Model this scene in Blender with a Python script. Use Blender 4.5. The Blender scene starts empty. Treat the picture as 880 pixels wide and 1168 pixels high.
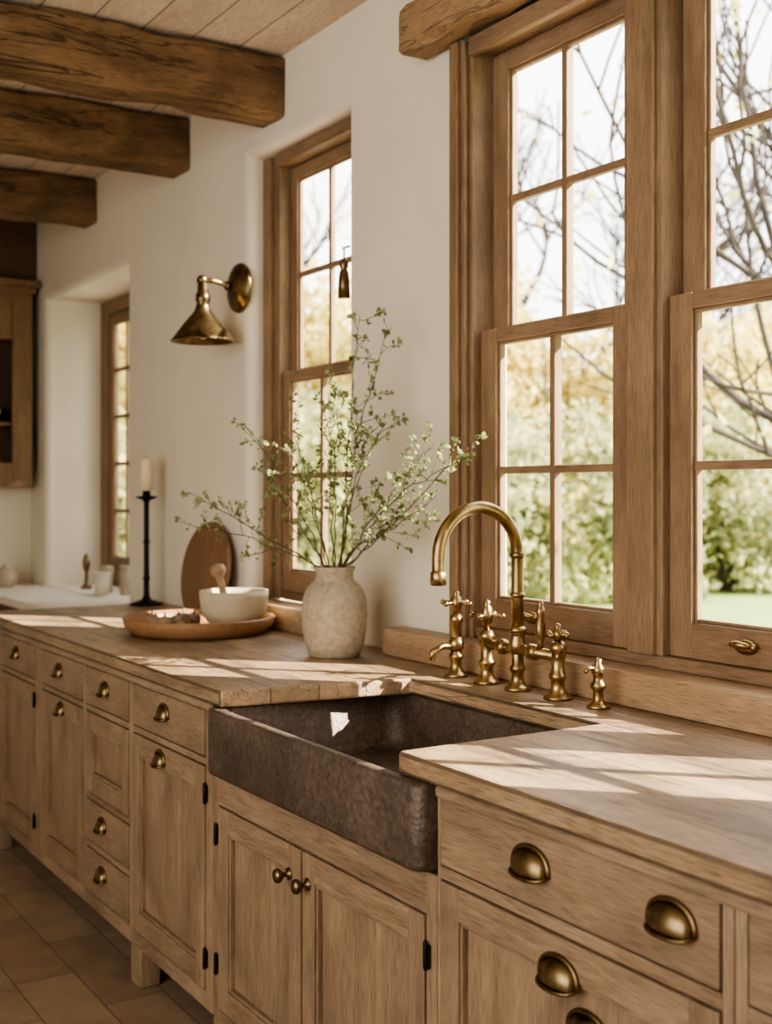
import bpy, bmesh, math, random
from mathutils import Vector, Matrix, Quaternion
random.seed(7)
S = 0.854          # design units -> metres
FZ = -0.157        # floor height in design units
scene = bpy.context.scene
COL = scene.collection

# ------------------------------------------------------------------ materials
def srgb(r, g, b):
    f = lambda c: ((c/255)/12.92 if c/255 <= .04045 else ((c/255+.055)/1.055)**2.4)
    return (f(r), f(g), f(b), 1)

def newmat(name):
    m = bpy.data.materials.new(name); m.use_nodes = True
    nt = m.node_tree; nt.nodes.clear()
    out = nt.nodes.new('ShaderNodeOutputMaterial')
    p = nt.nodes.new('ShaderNodeBsdfPrincipled')
    nt.links.new(p.outputs[0], out.inputs[0])
    return m, nt, p, out

def math_n(nt, op, a, b=None):
    n = nt.nodes.new('ShaderNodeMath'); n.operation = op
    for i, v in enumerate((a, b)):
        if v is None: continue
        if isinstance(v, (int, float)): n.inputs[i].default_value = v
        else: nt.links.new(v, n.inputs[i])
    return n.outputs[0]

def mixc(nt, fac, a, b, blend='MIX'):
    n = nt.nodes.new('ShaderNodeMix'); n.data_type = 'RGBA'; n.blend_type = blend
    def setin(i, v):
        if isinstance(v, (int, float, tuple)): n.inputs[i].default_value = v
        else: nt.links.new(v, n.inputs[i])
    setin(0, fac); setin(6, a); setin(7, b)
    return n.outputs[2]

def wood(name, dark, light, axis='x', rough=.5, bump=.25, planks=None, across=22, seam=.02, spec=.35, cracks=0.0, lines=.62, stain=0.0):
    m, nt, p, out = newmat(name)
    tc = nt.nodes.new('ShaderNodeTexCoord')
    ai = 'xyz'.index(axis)
    def noise(along, acr, scale, detail=6, dist=0.0, vec=None):
        mp = nt.nodes.new('ShaderNodeMapping')
        sc = [acr]*3; sc[ai] = along
        mp.inputs['Scale'].default_value = sc
        nt.links.new(vec or tc.outputs['Object'], mp.inputs['Vector'])
        n = nt.nodes.new('ShaderNodeTexNoise')
        n.inputs['Scale'].default_value = scale; n.inputs['Detail'].default_value = detail
        n.inputs['Distortion'].default_value = dist
        nt.links.new(mp.outputs[0], n.inputs['Vector'])
        return n.outputs['Fac']
    vec = None; seamf = None; pv = None
    if planks:
        pi = 'xyz'.index(planks[0]); w = planks[1]
        sep = nt.nodes.new('ShaderNodeSeparateXYZ'); nt.links.new(tc.outputs['Object'], sep.inputs[0])
        q = math_n(nt, 'DIVIDE', sep.outputs[pi], w)
        fl = math_n(nt, 'FLOOR', q); fr = math_n(nt, 'FRACT', q)
        wn = nt.nodes.new('ShaderNodeTexWhiteNoise'); wn.noise_dimensions = '1D'
        nt.links.new(fl, wn.inputs['W']); pv = wn.outputs['Value']
        comb = nt.nodes.new('ShaderNodeCombineXYZ')
        off = math_n(nt, 'MULTIPLY', pv, 37.0)
        nt.links.new(off, comb.inputs[ai])
        add = nt.nodes.new('ShaderNodeVectorMath'); add.operation = 'ADD'
        nt.links.new(tc.outputs['Object'], add.inputs[0]); nt.links.new(comb.outputs[0], add.inputs[1])
        vec = add.outputs[0]
        seamf = math_n(nt, 'LESS_THAN', fr, seam)
    n1 = noise(2.6, across, 1.0, 6, .5, vec)
    n0 = noise(1.5, 4, 1.0, 3, .3, vec)
    n2 = noise(18, 340, 1.0, 3, 0, vec)
    cr = nt.nodes.new('ShaderNodeValToRGB')
    cr.color_ramp.elements[0].position = .26; cr.color_ramp.elements[0].color = dark
    cr.color_ramp.elements[1].position = .74; cr.color_ramp.elements[1].color = light
    nt.links.new(math_n(nt, 'ADD', math_n(nt, 'MULTIPLY', n1, .5), math_n(nt, 'MULTIPLY', n0, .5)), cr.inputs[0])
    g = nt.nodes.new('ShaderNodeMapRange'); g.inputs[1].default_value = .32; g.inputs[2].default_value = .55
    g.inputs[3].default_value = lines; g.inputs[4].default_value = 1.05
    nt.links.new(n2, g.inputs[0])
    c = mixc(nt, 1.0, cr.outputs[0], g.outputs[0], 'MULTIPLY')
    if pv is not None:
        g2 = nt.nodes.new('ShaderNodeMapRange'); g2.inputs[3].default_value = .78; g2.inputs[4].default_value = 1.1
        nt.links.new(pv, g2.inputs[0])
        c = mixc(nt, 1.0, c, g2.outputs[0], 'MULTIPLY')
        c = mixc(nt, math_n(nt, 'MULTIPLY', seamf, .75), c, (.07, .045, .028, 1))
    if stain:
        ns = noise(3, 5, 1.0, 6, .6)
        g4 = nt.nodes.new('ShaderNodeMapRange'); g4.inputs[1].default_value = .35; g4.inputs[2].default_value = .6
        g4.inputs[3].default_value = 1-stain; g4.inputs[4].default_value = 1.04
        nt.links.new(ns, g4.inputs[0]); c = mixc(nt, 1.0, c, g4.outputs[0], 'MULTIPLY')
    hh = math_n(nt, 'ADD', n2, math_n(nt, 'MULTIPLY', n1, .6))
    if cracks:
        nc = noise(.8, 13, 1.0, 5, 1.2, vec)
        d = math_n(nt, 'ABSOLUTE', math_n(nt, 'SUBTRACT', nc, .47))
        g3 = nt.nodes.new('ShaderNodeMapRange'); g3.inputs[1].default_value = .0; g3.inputs[2].default_value = .018
        g3.inputs[3].default_value = 1; g3.inputs[4].default_value = 0
        nt.links.new(d, g3.inputs[0])
        c = mixc(nt, math_n(nt, 'MULTIPLY', g3.outputs[0], cracks), c, (.04, .024, .014, 1))
        hh = math_n(nt, 'SUBTRACT', hh, g3.outputs[0])
    nt.links.new(c, p.inputs['Base Color'])
    p.inputs['Roughness'].default_value = rough
    p.inputs['Specular IOR Level'].default_value = spec
    bp = nt.nodes.new('ShaderNodeBump'); bp.inputs['Strength'].default_value = bump; bp.inputs['Distance'].default_value = .006
    if seamf is not None: hh = math_n(nt, 'SUBTRACT', hh, seamf)
    nt.links.new(hh, bp.inputs['Height']); nt.links.new(bp.outputs[0], p.inputs['Normal'])
    return m

def plaster(name, col, col2, bump=.25, scale=3.0):
    m, nt, p, out = newmat(name)
    tc = nt.nodes.new('ShaderNodeTexCoord')
    n = nt.nodes.new('ShaderNodeTexNoise'); n.inputs['Scale'].default_value = scale; n.inputs['Detail'].default_value = 8
    nt.links.new(tc.outputs['Object'], n.inputs['Vector'])
    c = mixc(nt, n.outputs['Fac'], col, col2)
    nt.links.new(c, p.inputs['Base Color']); p.inputs['Roughness'].default_value = .9
    p.inputs['Specular IOR Level'].default_value = .15
    b = nt.nodes.new('ShaderNodeBump'); b.inputs['Strength'].default_value = bump; b.inputs['Distance'].default_value = .03
    nt.links.new(n.outputs['Fac'], b.inputs['Height']); nt.links.new(b.outputs[0], p.inputs['Normal'])
    return m

def simple(name, col, rough=.5, metal=0.0, col2=None, nscale=20, bump=0.0, vor=False):
    m, nt, p, out = newmat(name)
    p.inputs['Roughness'].default_value = rough; p.inputs['Metallic'].default_value = metal
    tc = nt.nodes.new('ShaderNodeTexCoord')
    n = nt.nodes.new('ShaderNodeTexNoise'); n.inputs['Scale'].default_value = nscale; n.inputs['Detail'].default_value = 6
    nt.links.new(tc.outputs['Object'], n.inputs['Vector'])
    cr = nt.nodes.new('ShaderNodeValToRGB')
    cr.color_ramp.elements[0].position = .3; cr.color_ramp.elements[1].position = .7
    cr.color_ramp.elements[0].color = col2 or tuple(x*.8 for x in col[:3])+(1,)
    cr.color_ramp.elements[1].color = col
    nt.links.new(n.outputs['Fac'], cr.inputs[0]); nt.links.new(cr.outputs[0], p.inputs['Base Color'])
    if bump:
        src = n.outputs['Fac']
        if vor:
            v = nt.nodes.new('ShaderNodeTexVoronoi'); v.inputs['Scale'].default_value = vor
            nt.links.new(tc.outputs['Object'], v.inputs['Vector']); src = math_n(nt, 'ADD', v.outputs['Distance'], src)
        b = nt.nodes.new('ShaderNodeBump'); b.inputs['Strength'].default_value = bump; b.inputs['Distance'].default_value = .004
        nt.links.new(src, b.inputs['Height']); nt.links.new(b.outputs[0], p.inputs['Normal'])
    return m

def coppermat():
    m, nt, p, out = newmat('weathered_dark_copper')
    tc = nt.nodes.new('ShaderNodeTexCoord')
    def nz(s, d):
        n = nt.nodes.new('ShaderNodeTexNoise'); n.inputs['Scale'].default_value = s; n.inputs['Detail'].default_value = d
        n.inputs['Roughness'].default_value = .65
        nt.links.new(tc.outputs['Object'], n.inputs['Vector']); return n.outputs['Fac']
    a, f = nz(4, 6), nz(70, 6)
    v = nt.nodes.new('ShaderNodeTexVoronoi'); v.inputs['Scale'].default_value = 100; nt.links.new(tc.outputs['Object'], v.inputs['Vector'])
    cr = nt.nodes.new('ShaderNodeValToRGB')
    e = cr.color_ramp.elements
    e[0].position = .36; e[0].color = srgb(66, 55, 46); e[1].position = .66; e[1].color = srgb(122, 105, 90)
    e2 = e.new(.5); e2.color = srgb(90, 76, 65)
    nt.links.new(math_n(nt, 'ADD', math_n(nt, 'MULTIPLY', a, .5), math_n(nt, 'MULTIPLY', f, .5)), cr.inputs[0])
    nt.links.new(cr.outputs[0], p.inputs['Base Color'])
    p.inputs['Metallic'].default_value = .4
    mr = nt.nodes.new('ShaderNodeMapRange'); mr.inputs[3].default_value = .36; mr.inputs[4].default_value = .6
    nt.links.new(a, mr.inputs[0]); nt.links.new(mr.outputs[0], p.inputs['Roughness'])
    b = nt.nodes.new('ShaderNodeBump'); b.inputs['Strength'].default_value = .55; b.inputs['Distance'].default_value = .003
    nt.links.new(math_n(nt, 'ADD', math_n(nt, 'MULTIPLY', v.outputs['Distance'], .5), f), b.inputs['Height']); nt.links.new(b.outputs[0], p.inputs['Normal'])
    return m

def leafmat(name, a, b, nscale, trans=.45):
    m = bpy.data.materials.new(name); m.use_nodes = True
    nt = m.node_tree; nt.nodes.clear()
    out = nt.nodes.new('ShaderNodeOutputMaterial')
    tc = nt.nodes.new('ShaderNodeTexCoord')
    n = nt.nodes.new('ShaderNodeTexNoise'); n.inputs['Scale'].default_value = nscale; n.inputs['Detail'].default_value = 3
    nt.links.new(tc.outputs['Object'], n.inputs['Vector'])
    cr = nt.nodes.new('ShaderNodeValToRGB')
    cr.color_ramp.elements[0].position = .38; cr.color_ramp.elements[1].position = .62
    cr.color_ramp.elements[0].color = a; cr.color_ramp.elements[1].color = b
    nt.links.new(n.outputs['Fac'], cr.inputs[0])
    d = nt.nodes.new('ShaderNodeBsdfDiffuse'); t = nt.nodes.new('ShaderNodeBsdfTranslucent')
    nt.links.new(cr.outputs[0], d.inputs[0]); nt.links.new(cr.outputs[0], t.inputs[0])
    mx = nt.nodes.new('ShaderNodeMixShader'); mx.inputs[0].default_value = trans
    nt.links.new(d.outputs[0], mx.inputs[1]); nt.links.new(t.outputs[0], mx.inputs[2])
    nt.links.new(mx.outputs[0], out.inputs[0])
    return m

def glassmat():
    m = bpy.data.materials.new('window_glass'); m.use_nodes = True
    nt = m.node_tree; nt.nodes.clear()
    out = nt.nodes.new('ShaderNodeOutputMaterial')
    t = nt.nodes.new('ShaderNodeBsdfTransparent'); g = nt.nodes.new('ShaderNodeBsdfGlossy')
    g.inputs['Roughness'].default_value = .03
    lw = nt.nodes.new('ShaderNodeLayerWeight')
    f = math_n(nt, 'ADD', math_n(nt, 'MULTIPLY', math_n(nt, 'POWER', lw.outputs['Facing'], 5.0), .6), .03)
    mx = nt.nodes.new('ShaderNodeMixShader')
    nt.links.new(f, mx.inputs[0]); nt.links.new(t.outputs[0], mx.inputs[1]); nt.links.new(g.outputs[0], mx.inputs[2])
    nt.links.new(mx.outputs[0], out.inputs[0])
    return m

OD, OL = srgb(120, 97, 74), srgb(169, 143, 115)
CABX = wood('oak_cabinet_horizontal', OD, OL, 'x', stain=.2, across=30)
CABZ = wood('oak_cabinet_vertical', OD, OL, 'z', stain=.2, across=30)
WD, WL = srgb(118, 94, 70), srgb(160, 132, 103)
WINX = wood('oak_window_horizontal', WD, WL, 'x', rough=.5, lines=.68, stain=.2, across=30)
WINZ = wood('oak_window_vertical', WD, WL, 'z', rough=.5, lines=.68, stain=.2, across=30)
CTOP = wood('oak_worktop', srgb(136, 110, 82), srgb(196, 167, 132), 'x', rough=.36, bump=.4, planks=('y', .145), seam=.03, cracks=.55, stain=.34, lines=.5)
SILL = wood('oak_sill', srgb(146, 118, 89), srgb(186, 157, 124), 'x', rough=.42, bump=.15, stain=.1)
BEAM = wood('aged_beam', srgb(100, 74, 49), srgb(166, 132, 95), 'y', rough=.85, bump=1.0, across=12, cracks=.85, stain=.35)
LINT = wood('lintel_oak', srgb(132, 104, 74), srgb(178, 147, 110), 'x', rough=.75, bump=.7, across=12, cracks=.5)
CEIL = wood('ceiling_boards', srgb(206, 184, 160), srgb(234, 216, 194), 'x', rough=.7, bump=.2, planks=('y', .2), seam=.035)
DARKW = wood('dark_walnut', srgb(62, 46, 32), srgb(98, 75, 53), 'y', rough=.6)
UPW = wood('upper_cabinet_oak', srgb(100, 76, 51), srgb(138, 108, 75), 'z', rough=.6)
TRAYW = wood('tray_acacia', srgb(128, 92, 63), srgb(174, 132, 92), 'x', rough=.45)
BOARDW = wood('board_walnut', srgb(106, 79, 56), srgb(146, 111, 81), 'z', rough=.5)
PLAS = plaster('lime_plaster', srgb(232, 223, 204), srgb(219, 209, 188), .4)
STONE = plaster('pale_stone', srgb(226, 216, 198), srgb(208, 196, 176), .1, 6)
BRASS = simple('aged_brass', srgb(186, 160, 116), .3, 1.0, srgb(126, 103, 70), 18, .06)
DBRASS = simple('dark_brass', srgb(142, 122, 89), .33, 1.0, srgb(86, 70, 47), 24, .08)
COPPER = coppermat()
CERAM = simple('speckled_stoneware', srgb(182, 168, 145), .65, 0, srgb(154, 139, 116), 55, .25)
WHITEC = simple('cream_ceramic', srgb(206, 191, 162), .55, 0, srgb(190, 173, 143), 12, .05)
IRON = simple('black_iron', srgb(34, 30, 28), .5, .6, srgb(20, 18, 17), 30, .1)
WAX = simple('beeswax', srgb(236, 222, 188), .5, 0, srgb(228, 211, 174), 8)
NUT = simple('dried_fruit', srgb(176, 150, 122), .7, 0, srgb(96, 74, 58), 26, .4)
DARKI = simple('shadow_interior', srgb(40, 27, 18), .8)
CABI = simple('cabinet_interior', srgb(96, 70, 46), .7, 0, srgb(72, 52, 34), 6)
BARK = simple('tree_bark', srgb(62, 53, 46), .9, 0, srgb(36, 29, 24), 8, .4)
TWIG = simple('green_twig', srgb(98, 88, 60), .7, 0, srgb(74, 64, 44), 20)
LEAFV = leafmat('sage_leaf', srgb(106, 118, 74), srgb(174, 182, 136), 22, .38)
LEAFY = leafmat('autumn_leaf', srgb(192, 178, 106), srgb(241, 228, 160), 1.4, .5)
LEAFG = leafmat('hedge_leaf', srgb(126, 130, 94), srgb(204, 202, 154), 1.3, .45)
GRASS = simple('lawn_grass', srgb(136, 156, 84), .9, 0, srgb(110, 130, 64), 1.5, .2)
TERR = simple('bounce_gravel', srgb(206, 196, 178), .9, 0, srgb(176, 166, 148), 30, .3)
GLASS = glassmat()

def floormat():
    m, nt, p, out = newmat('floor_tiles')
    tc = nt.nodes.new('ShaderNodeTexCoord')
    b = nt.nodes.new('ShaderNodeTexBrick')
    b.inputs['Scale'].default_value = 1.0; b.inputs['Brick Width'].default_value = .62; b.inputs['Row Height'].default_value = .2
    b.inputs['Mortar Size'].default_value = .003
    b.inputs['Color1'].default_value = srgb(158, 135, 110); b.inputs['Color2'].default_value = srgb(138, 116, 94)
    b.inputs['Mortar'].default_value = srgb(108, 90, 72)
    nt.links.new(tc.outputs['Object'], b.inputs['Vector'])
    n = nt.nodes.new('ShaderNodeTexNoise'); n.inputs['Scale'].default_value = 7; n.inputs['Detail'].default_value = 8
    nt.links.new(tc.outputs['Object'], n.inputs['Vector'])
    mr = nt.nodes.new('ShaderNodeMapRange'); mr.inputs[3].default_value = .5; mr.inputs[4].default_value = 1.35
    nt.links.new(n.outputs['Fac'], mr.inputs[0])
    nt.links.new(mixc(nt, 1.0, b.outputs['Color'], mr.outputs[0], 'MULTIPLY'), p.inputs['Base Color'])
    p.inputs['Roughness'].default_value = .5
    bp = nt.nodes.new('ShaderNodeBump'); bp.inputs['Strength'].default_value = .3; bp.inputs['Distance'].default_value = .005
    nt.links.new(math_n(nt, 'SUBTRACT', n.outputs['Fac'], b.outputs['Fac']), bp.inputs['Height'])
    nt.links.new(bp.outputs[0], p.inputs['Normal'])
    return m
FLOORM = floormat()

# ------------------------------------------------------------------ mesh builder
ORIG = {}
class B:
    def __init__(s):
        s.bm = bmesh.new(); s.mats = []
    def mi(s, m):
        if m not in s.mats: s.mats.append(m)
        return s.mats.index(m)
    def face(s, vs, m, smooth=False):
        try: f = s.bm.faces.new(vs)
        except ValueError: return None
        f.material_index = s.mi(m); f.smooth = smooth
        return f
    def box(s, x0, x1, y0, y1, z0, z1, m):
        v = [s.bm.verts.new(c) for c in ((x0,y0,z0),(x1,y0,z0),(x1,y1,z0),(x0,y1,z0),(x0,y0,z1),(x1,y0,z1),(x1,y1,z1),(x0,y1,z1))]
        for q in ((3,2,1,0),(4,5,6,7),(0,1,5,4),(1,2,6,5),(2,3,7,6),(3,0,4,7)):
            s.face([v[i] for i in q], m)
        return s
    def prism(s, poly, z0, z1, m):
        a = [s.bm.verts.new((x, y, z0)) for x, y in poly]; b = [s.bm.verts.new((x, y, z1)) for x, y in poly]
        s.face(a[::-1], m); s.face(b, m)
        n = len(poly)
        for i in range(n): s.face([a[i], a[(i+1)%n], b[(i+1)%n], b[i]], m)
        return s
    def lathe(s, prof, c, m, seg=28, axis=(0,0,1), sx=1, sy=1, rot=0):
        q = Vector((0,0,1)).rotation_difference(Vector(axis).normalized())
        c = Vector(c); rings = []
        cr, sr = math.cos(rot), math.sin(rot)
        for r, h in prof:
            if r < 1e-5:
                rings.append([s.bm.verts.new(c + q @ Vector((0,0,h)))])
            else:
                ring = []
                for i in range(seg):
                    a = 2*math.pi*i/seg; x = r*math.cos(a)*sx; y = r*math.sin(a)*sy
                    ring.append(s.bm.verts.new(c + q @ Vector((x*cr-y*sr, x*sr+y*cr, h))))
                rings.append(ring)
        for a, b in zip(rings[:-1], rings[1:]):
            if len(a) == 1 and len(b) == 1: continue
            for i in range(seg):
                j = (i+1) % seg
                if len(a) == 1: s.face([a[0], b[i], b[j]], m, True)
                elif len(b) == 1: s.face([a[i], a[j], b[0]], m, True)
                else: s.face([a[i], a[j], b[j], b[i]], m, True)
        for r in (rings[0], rings[-1]):
            if len(r) > 1: s.face(r, m)
        return s
    def tube(s, pts, rad, m, seg=12, cap=True):
        pts = [Vector(p) for p in pts]; n = len(pts)
        if not hasattr(rad, '__len__'): rad = [rad]*n
        t = (pts[1]-pts[0]).normalized()
        up = Vector((0,0,1)) if abs(t.z) < .9 else Vector((1,0,0))
        nrm = t.cross(up).normalized(); rings = []
        for i in range(n):
            t2 = (pts[min(i+1,n-1)]-pts[max(i-1,0)]).normalized()
            nrm = (nrm - t2*nrm.dot(t2)).normalized(); bn = t2.cross(nrm)
            rings.append([s.bm.verts.new(pts[i] + (nrm*math.cos(2*math.pi*k/seg)+bn*math.sin(2*math.pi*k/seg))*rad[i]) for k in range(seg)])
        for a, b in zip(rings[:-1], rings[1:]):
            for i in range(seg): s.face([a[i], a[(i+1)%seg], b[(i+1)%seg], b[i]], m, True)
        if cap: s.face(rings[0][::-1], m); s.face(rings[-1], m)
        return s
    def ball(s, c, r, m, seg=16, sq=(1,1,1)):
        n = 10
        prof = [(max(0, r*math.sin(math.pi*i/n)), -r*math.cos(math.pi*i/n)*sq[2]) for i in range(n+1)]
        prof[0] = (0, prof[0][1]); prof[-1] = (0, prof[-1][1])
        return s.lathe(prof, c, m, seg, sx=sq[0], sy=sq[1])
    def roughbeam(s, p0, p1, hw, hh, m, axis='y', seg=60, amp=.0025):
        # hand hewn beam: squared section with adzed, slightly wandering faces
        rnd = random.Random(int(abs(p0[0])*1000)); sec = []
        c = .009
        def line(a, b, n):
            for i in range(n): sec.append((a[0]+(b[0]-a[0])*i/n, a[1]+(b[1]-a[1])*i/n))
        P = [(hw, -hh+c), (hw, hh-c), (hw-c, hh), (-hw+c, hh), (-hw, hh-c), (-hw, -hh+c), (-hw+c, -hh), (hw-c, -hh)]
        for i in range(8): line(P[i], P[(i+1)%8], 5 if i % 2 == 0 else 1)
        p0 = Vector(p0); p1 = Vector(p1); rings = []
        off = [rnd.random()*9 for _ in sec]; cor = [rnd.random()*9 for _ in range(4)]
        for i in range(seg+1):
            f = i/seg; q = p0.lerp(p1, f); ring = []
            fade = min(1, (1-f)*12) if axis == 'y' else 1
            wob = fade*(.006*math.sin(f*19+off[0])+.005*math.sin(f*61+off[1]))
            wx = .005*math.sin(f*23+off[2])
            for k, (u, w) in enumerate(sec):
                ch = max(0, .013*fade*math.sin(f*57+cor[(u > 0)*2+(w > 0)])) if (abs(u) > hw-c-.001 and abs(w) > hh-c-.001) else 0
                u2 = u+(amp*rnd.uniform(-1,1)+wx*(abs(u) > hw-.002))-ch*(1 if u > 0 else -1)
                w2 = w+amp*rnd.uniform(-1,1)+(wob if w < -hh+c+.001 else 0)-ch*(1 if w > 0 else -1)
                if axis == 'y': ring.append(s.bm.verts.new((q.x+u2, q.y, q.z+w2)))
                else: ring.append(s.bm.verts.new((q.x, q.y+u2, q.z+w2)))
            rings.append(ring)
        n = len(sec)
        for a, b in zip(rings[:-1], rings[1:]):
            for i in range(n): s.face([a[i], a[(i+1)%n], b[(i+1)%n], b[i]], m, False)
        s.face(rings[0], m); s.face(rings[-1], m)
        return s
    def obj(s, name, origin=None, parent=None, bevel=0, bseg=2, label=None, cat=None, kind=None, group=None, recalc=True):
        if recalc: bmesh.ops.recalc_face_normals(s.bm, faces=s.bm.faces)
        if origin is None:
            origin = ORIG[parent.name] if parent else (0,0,0)
        o3 = Vector(origin)
        bmesh.ops.translate(s.bm, verts=s.bm.verts, vec=-o3)
        me = bpy.data.meshes.new(name); s.bm.to_mesh(me); s.bm.free()
        for m in s.mats: me.materials.append(m)
        ob = bpy.data.objects.new(name, me); COL.objects.link(ob)
        ORIG[ob.name] = tuple(o3)
        if parent:
            ob.parent = parent; ob.location = o3 - Vector(ORIG[parent.name])
        else: ob.location = o3
        if bevel:
            md = ob.modifiers.new('bevel', 'BEVEL'); md.width = bevel; md.segments = bseg
            md.limit_method = 'ANGLE'; md.angle_limit = math.radians(40)
        tag(ob, label, cat, kind, group)
        return ob

def tag(ob, label=None, cat=None, kind=None, group=None):
    if label: ob['label'] = label
    if cat: ob['category'] = cat
    if kind: ob['kind'] = kind
    if group: ob['group'] = group

def empty(name, loc, label=None, cat=None, kind=None, group=None):
    e = bpy.data.objects.new(name, None); e.empty_display_size = .05; COL.objects.link(e)
    e.location = loc; ORIG[e.name] = tuple(loc)
    tag(e, label, cat, kind, group)
    return e

# ------------------------------------------------------------------ room shell
def gridwall(name, xs0, xs1, zs0, zs1, y0, y1, holes, mat, soft, bevel=.045):
    b = B(); bm = b.bm; b.mi(mat)
    xs = sorted(set([xs0, xs1]+[h[0] for h in holes]+[h[1] for h in holes]))
    zs = sorted(set([zs0, zs1]+[h[2] for h in holes]+[h[3] for h in holes]))
    V = {}
    def v(i, k, y):
        if (i,k,y) not in V: V[(i,k,y)] = bm.verts.new((xs[i], y, zs[k]))
        return V[(i,k,y)]
    nx, nz = len(xs)-1, len(zs)-1
    solid = {}
    for i in range(nx):
        for k in range(nz):
            cx, cz = (xs[i]+xs[i+1])/2, (zs[k]+zs[k+1])/2
            solid[(i,k)] = not any(h[0]<cx<h[1] and h[2]<cz<h[3] for h in holes)
    for (i,k), sol in solid.items():
        if not sol: continue
        for y in (y0, y1): bm.faces.new([v(i,k,y), v(i+1,k,y), v(i+1,k+1,y), v(i,k+1,y)])
        for di, dk, e in ((-1,0,((i,k),(i,k+1))),(1,0,((i+1,k),(i+1,k+1))),(0,-1,((i,k),(i+1,k))),(0,1,((i,k+1),(i+1,k+1)))):
            if not solid.get((i+di,k+dk), False):
                (a,c),(d,e2) = e
                bm.faces.new([v(a,c,y0), v(d,e2,y0), v(d,e2,y1), v(a,c,y1)])
    bmesh.ops.recalc_face_normals(bm, faces=bm.faces)
    bmesh.ops.dissolve_limit(bm, angle_limit=.01, verts=bm.verts, edges=bm.edges)
    ob = b.obj(name, (xs0, 0, zs0), bevel=bevel, bseg=5, kind='structure')
    ob.modifiers[0].limit_method = 'WEIGHT'
    me = ob.data; att = me.attributes.new('bevel_weight_edge', 'FLOAT', 'EDGE')
    for e in me.edges:
        vs = [me.vertices[i].co + Vector((xs0, 0, zs0)) for i in e.vertices]
        if all(abs(q.y-y0) < .001 and soft[0]-.01 < q.x < soft[1]+.01 and soft[2]-.01 < q.z < soft[3]+.01 for q in vs):
            att.data[e.index].value = 1.0
    return ob

CZ = 3.27
XL, XR, YB = -8.1, 2.2, -5.2
WT = .175      # wall thickness at the two sash windows
W1 = (-3.195, -.70, 1.0, 2.955)
W2 = (-4.791, -3.944, 1.0, 2.925)
W3 = (-7.775, -6.287, .875, 2.71)
gridwall('wall_window_side', -5.6, XR+.3, FZ, CZ+.1, 0, WT, [W1, W2], PLAS, W2)
gridwall('wall_niche_side', XL-.3, -5.6, FZ, CZ+.1, 0, .45, [W3], PLAS, W3)
B().box(XL-.3, XL, YB, -.001, FZ, CZ+.1, PLAS).obj('wall_far_end', (XL, YB, FZ), kind='structure')
B().box(XR, XR+.3, YB, -.001, FZ, CZ+.1, PLAS).obj('wall_near_end', (XR, YB, FZ), kind='structure')
B().box(XL-.3, XR+.3, YB-.3, YB-.001, FZ, CZ+.1, PLAS).obj('wall_back', (XL, YB, FZ), kind='structure')
B().box(XL-.3, XR+.3, YB-.3, .45, FZ-.1, FZ-.001, FLOORM).obj('floor', (XL, YB, FZ), kind='structure')
B().box(XL, XR, YB, -.001, CZ, CZ+.1, CEIL).obj('ceiling', (XL, YB, CZ), kind='structure')

for x in (-4.54, -5.52, -6.87):
    B().roughbeam((x, YB+.01, 3.137), (x, -.008, 3.137), .1, .122, BEAM).obj('ceiling_beam', (x, YB, 3.0),
        label='hand-hewn dark oak beam under the plank ceiling', cat='beam', group='ceiling beams')
B().roughbeam((-3.377, -.07, 3.0), (-.5, -.07, 3.0), .058, .078, LINT, axis='x', amp=.0012).obj('trim_1', (-3.377, 0, 2.92), kind='structure')

# ------------------------------------------------------------------ windows
def sash(parent, name, x0, x1, z0, z1, y0, y1, st, rb, rt, mcol, mrows, mw=.024):
    b = B()
    b.box(x0, x0+st, y0, y1, z0, z1, WINZ); b.box(x1-st, x1, y0, y1, z0, z1, WINZ)
    b.box(x0+st, x1-st, y0, y1, z0, z0+rb, WINX); b.box(x0+st, x1-st, y0, y1, z1-rt, z1, WINX)
    gx0, gx1, gz0, gz1 = x0+st, x1-st, z0+rb, z1-rt
    ym = (y0+y1)/2
    bd = .01
    b.box(gx0, gx0+bd, y0+.01, y1-.01, gz0, gz1, WINZ); b.box(gx1-bd, gx1, y0+.01, y1-.01, gz0, gz1, WINZ)
    b.box(gx0+bd, gx1-bd, y0+.01, y1-.01, gz0, gz0+bd, WINX); b.box(gx0+bd, gx1-bd, y0+.01, y1-.01, gz1-bd, gz1, WINX)
    for i in range(1, mcol):
        x = gx0+(gx1-gx0)*i/mcol; b.box(x-mw/2, x+mw/2, y0+.006, y1-.006, gz0, gz1, WINZ)
    for i in range(1, mrows):
        z = gz0+(gz1-gz0)*i/mrows; b.box(gx0, gx1, y0+.009, y1-.009, z-mw/2, z+mw/2, WINX)
    o = b.obj(name, ((x0+x1)/2, y0, z0), parent, bevel=.003)
    g = B(); vs = [g.bm.verts.new(c) for c in ((gx0, ym, gz0), (gx1, ym, gz0), (gx1, ym, gz1), (gx0, ym, gz1))]
    g.face(vs, GLASS); g.obj('glass', parent=o, recalc=False)
    return o

def sash_latch(parent, x, y, z):
    b = B()
    b.lathe([(0,0),(.034,0),(.036,.004),(.030,.012),(.012,.016),(0,.017)], (x, y, z), BRASS, 24, axis=(0,-1,0), sx=1.0, sy=.55)
    b.tube([(x-.03, y-.012, z+.002), (x-.02, y-.030, z+.006), (x, y-.038, z+.009), (x+.02, y-.030, z+.006), (x+.03, y-.012, z+.002)], [.006, .008, .009, .008, .006], BRASS, 12)
    b.ball((x+.033, y-.014, z+.002), .009, BRASS, 12)
    return b.obj('sash_lift', parent=parent)

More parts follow.
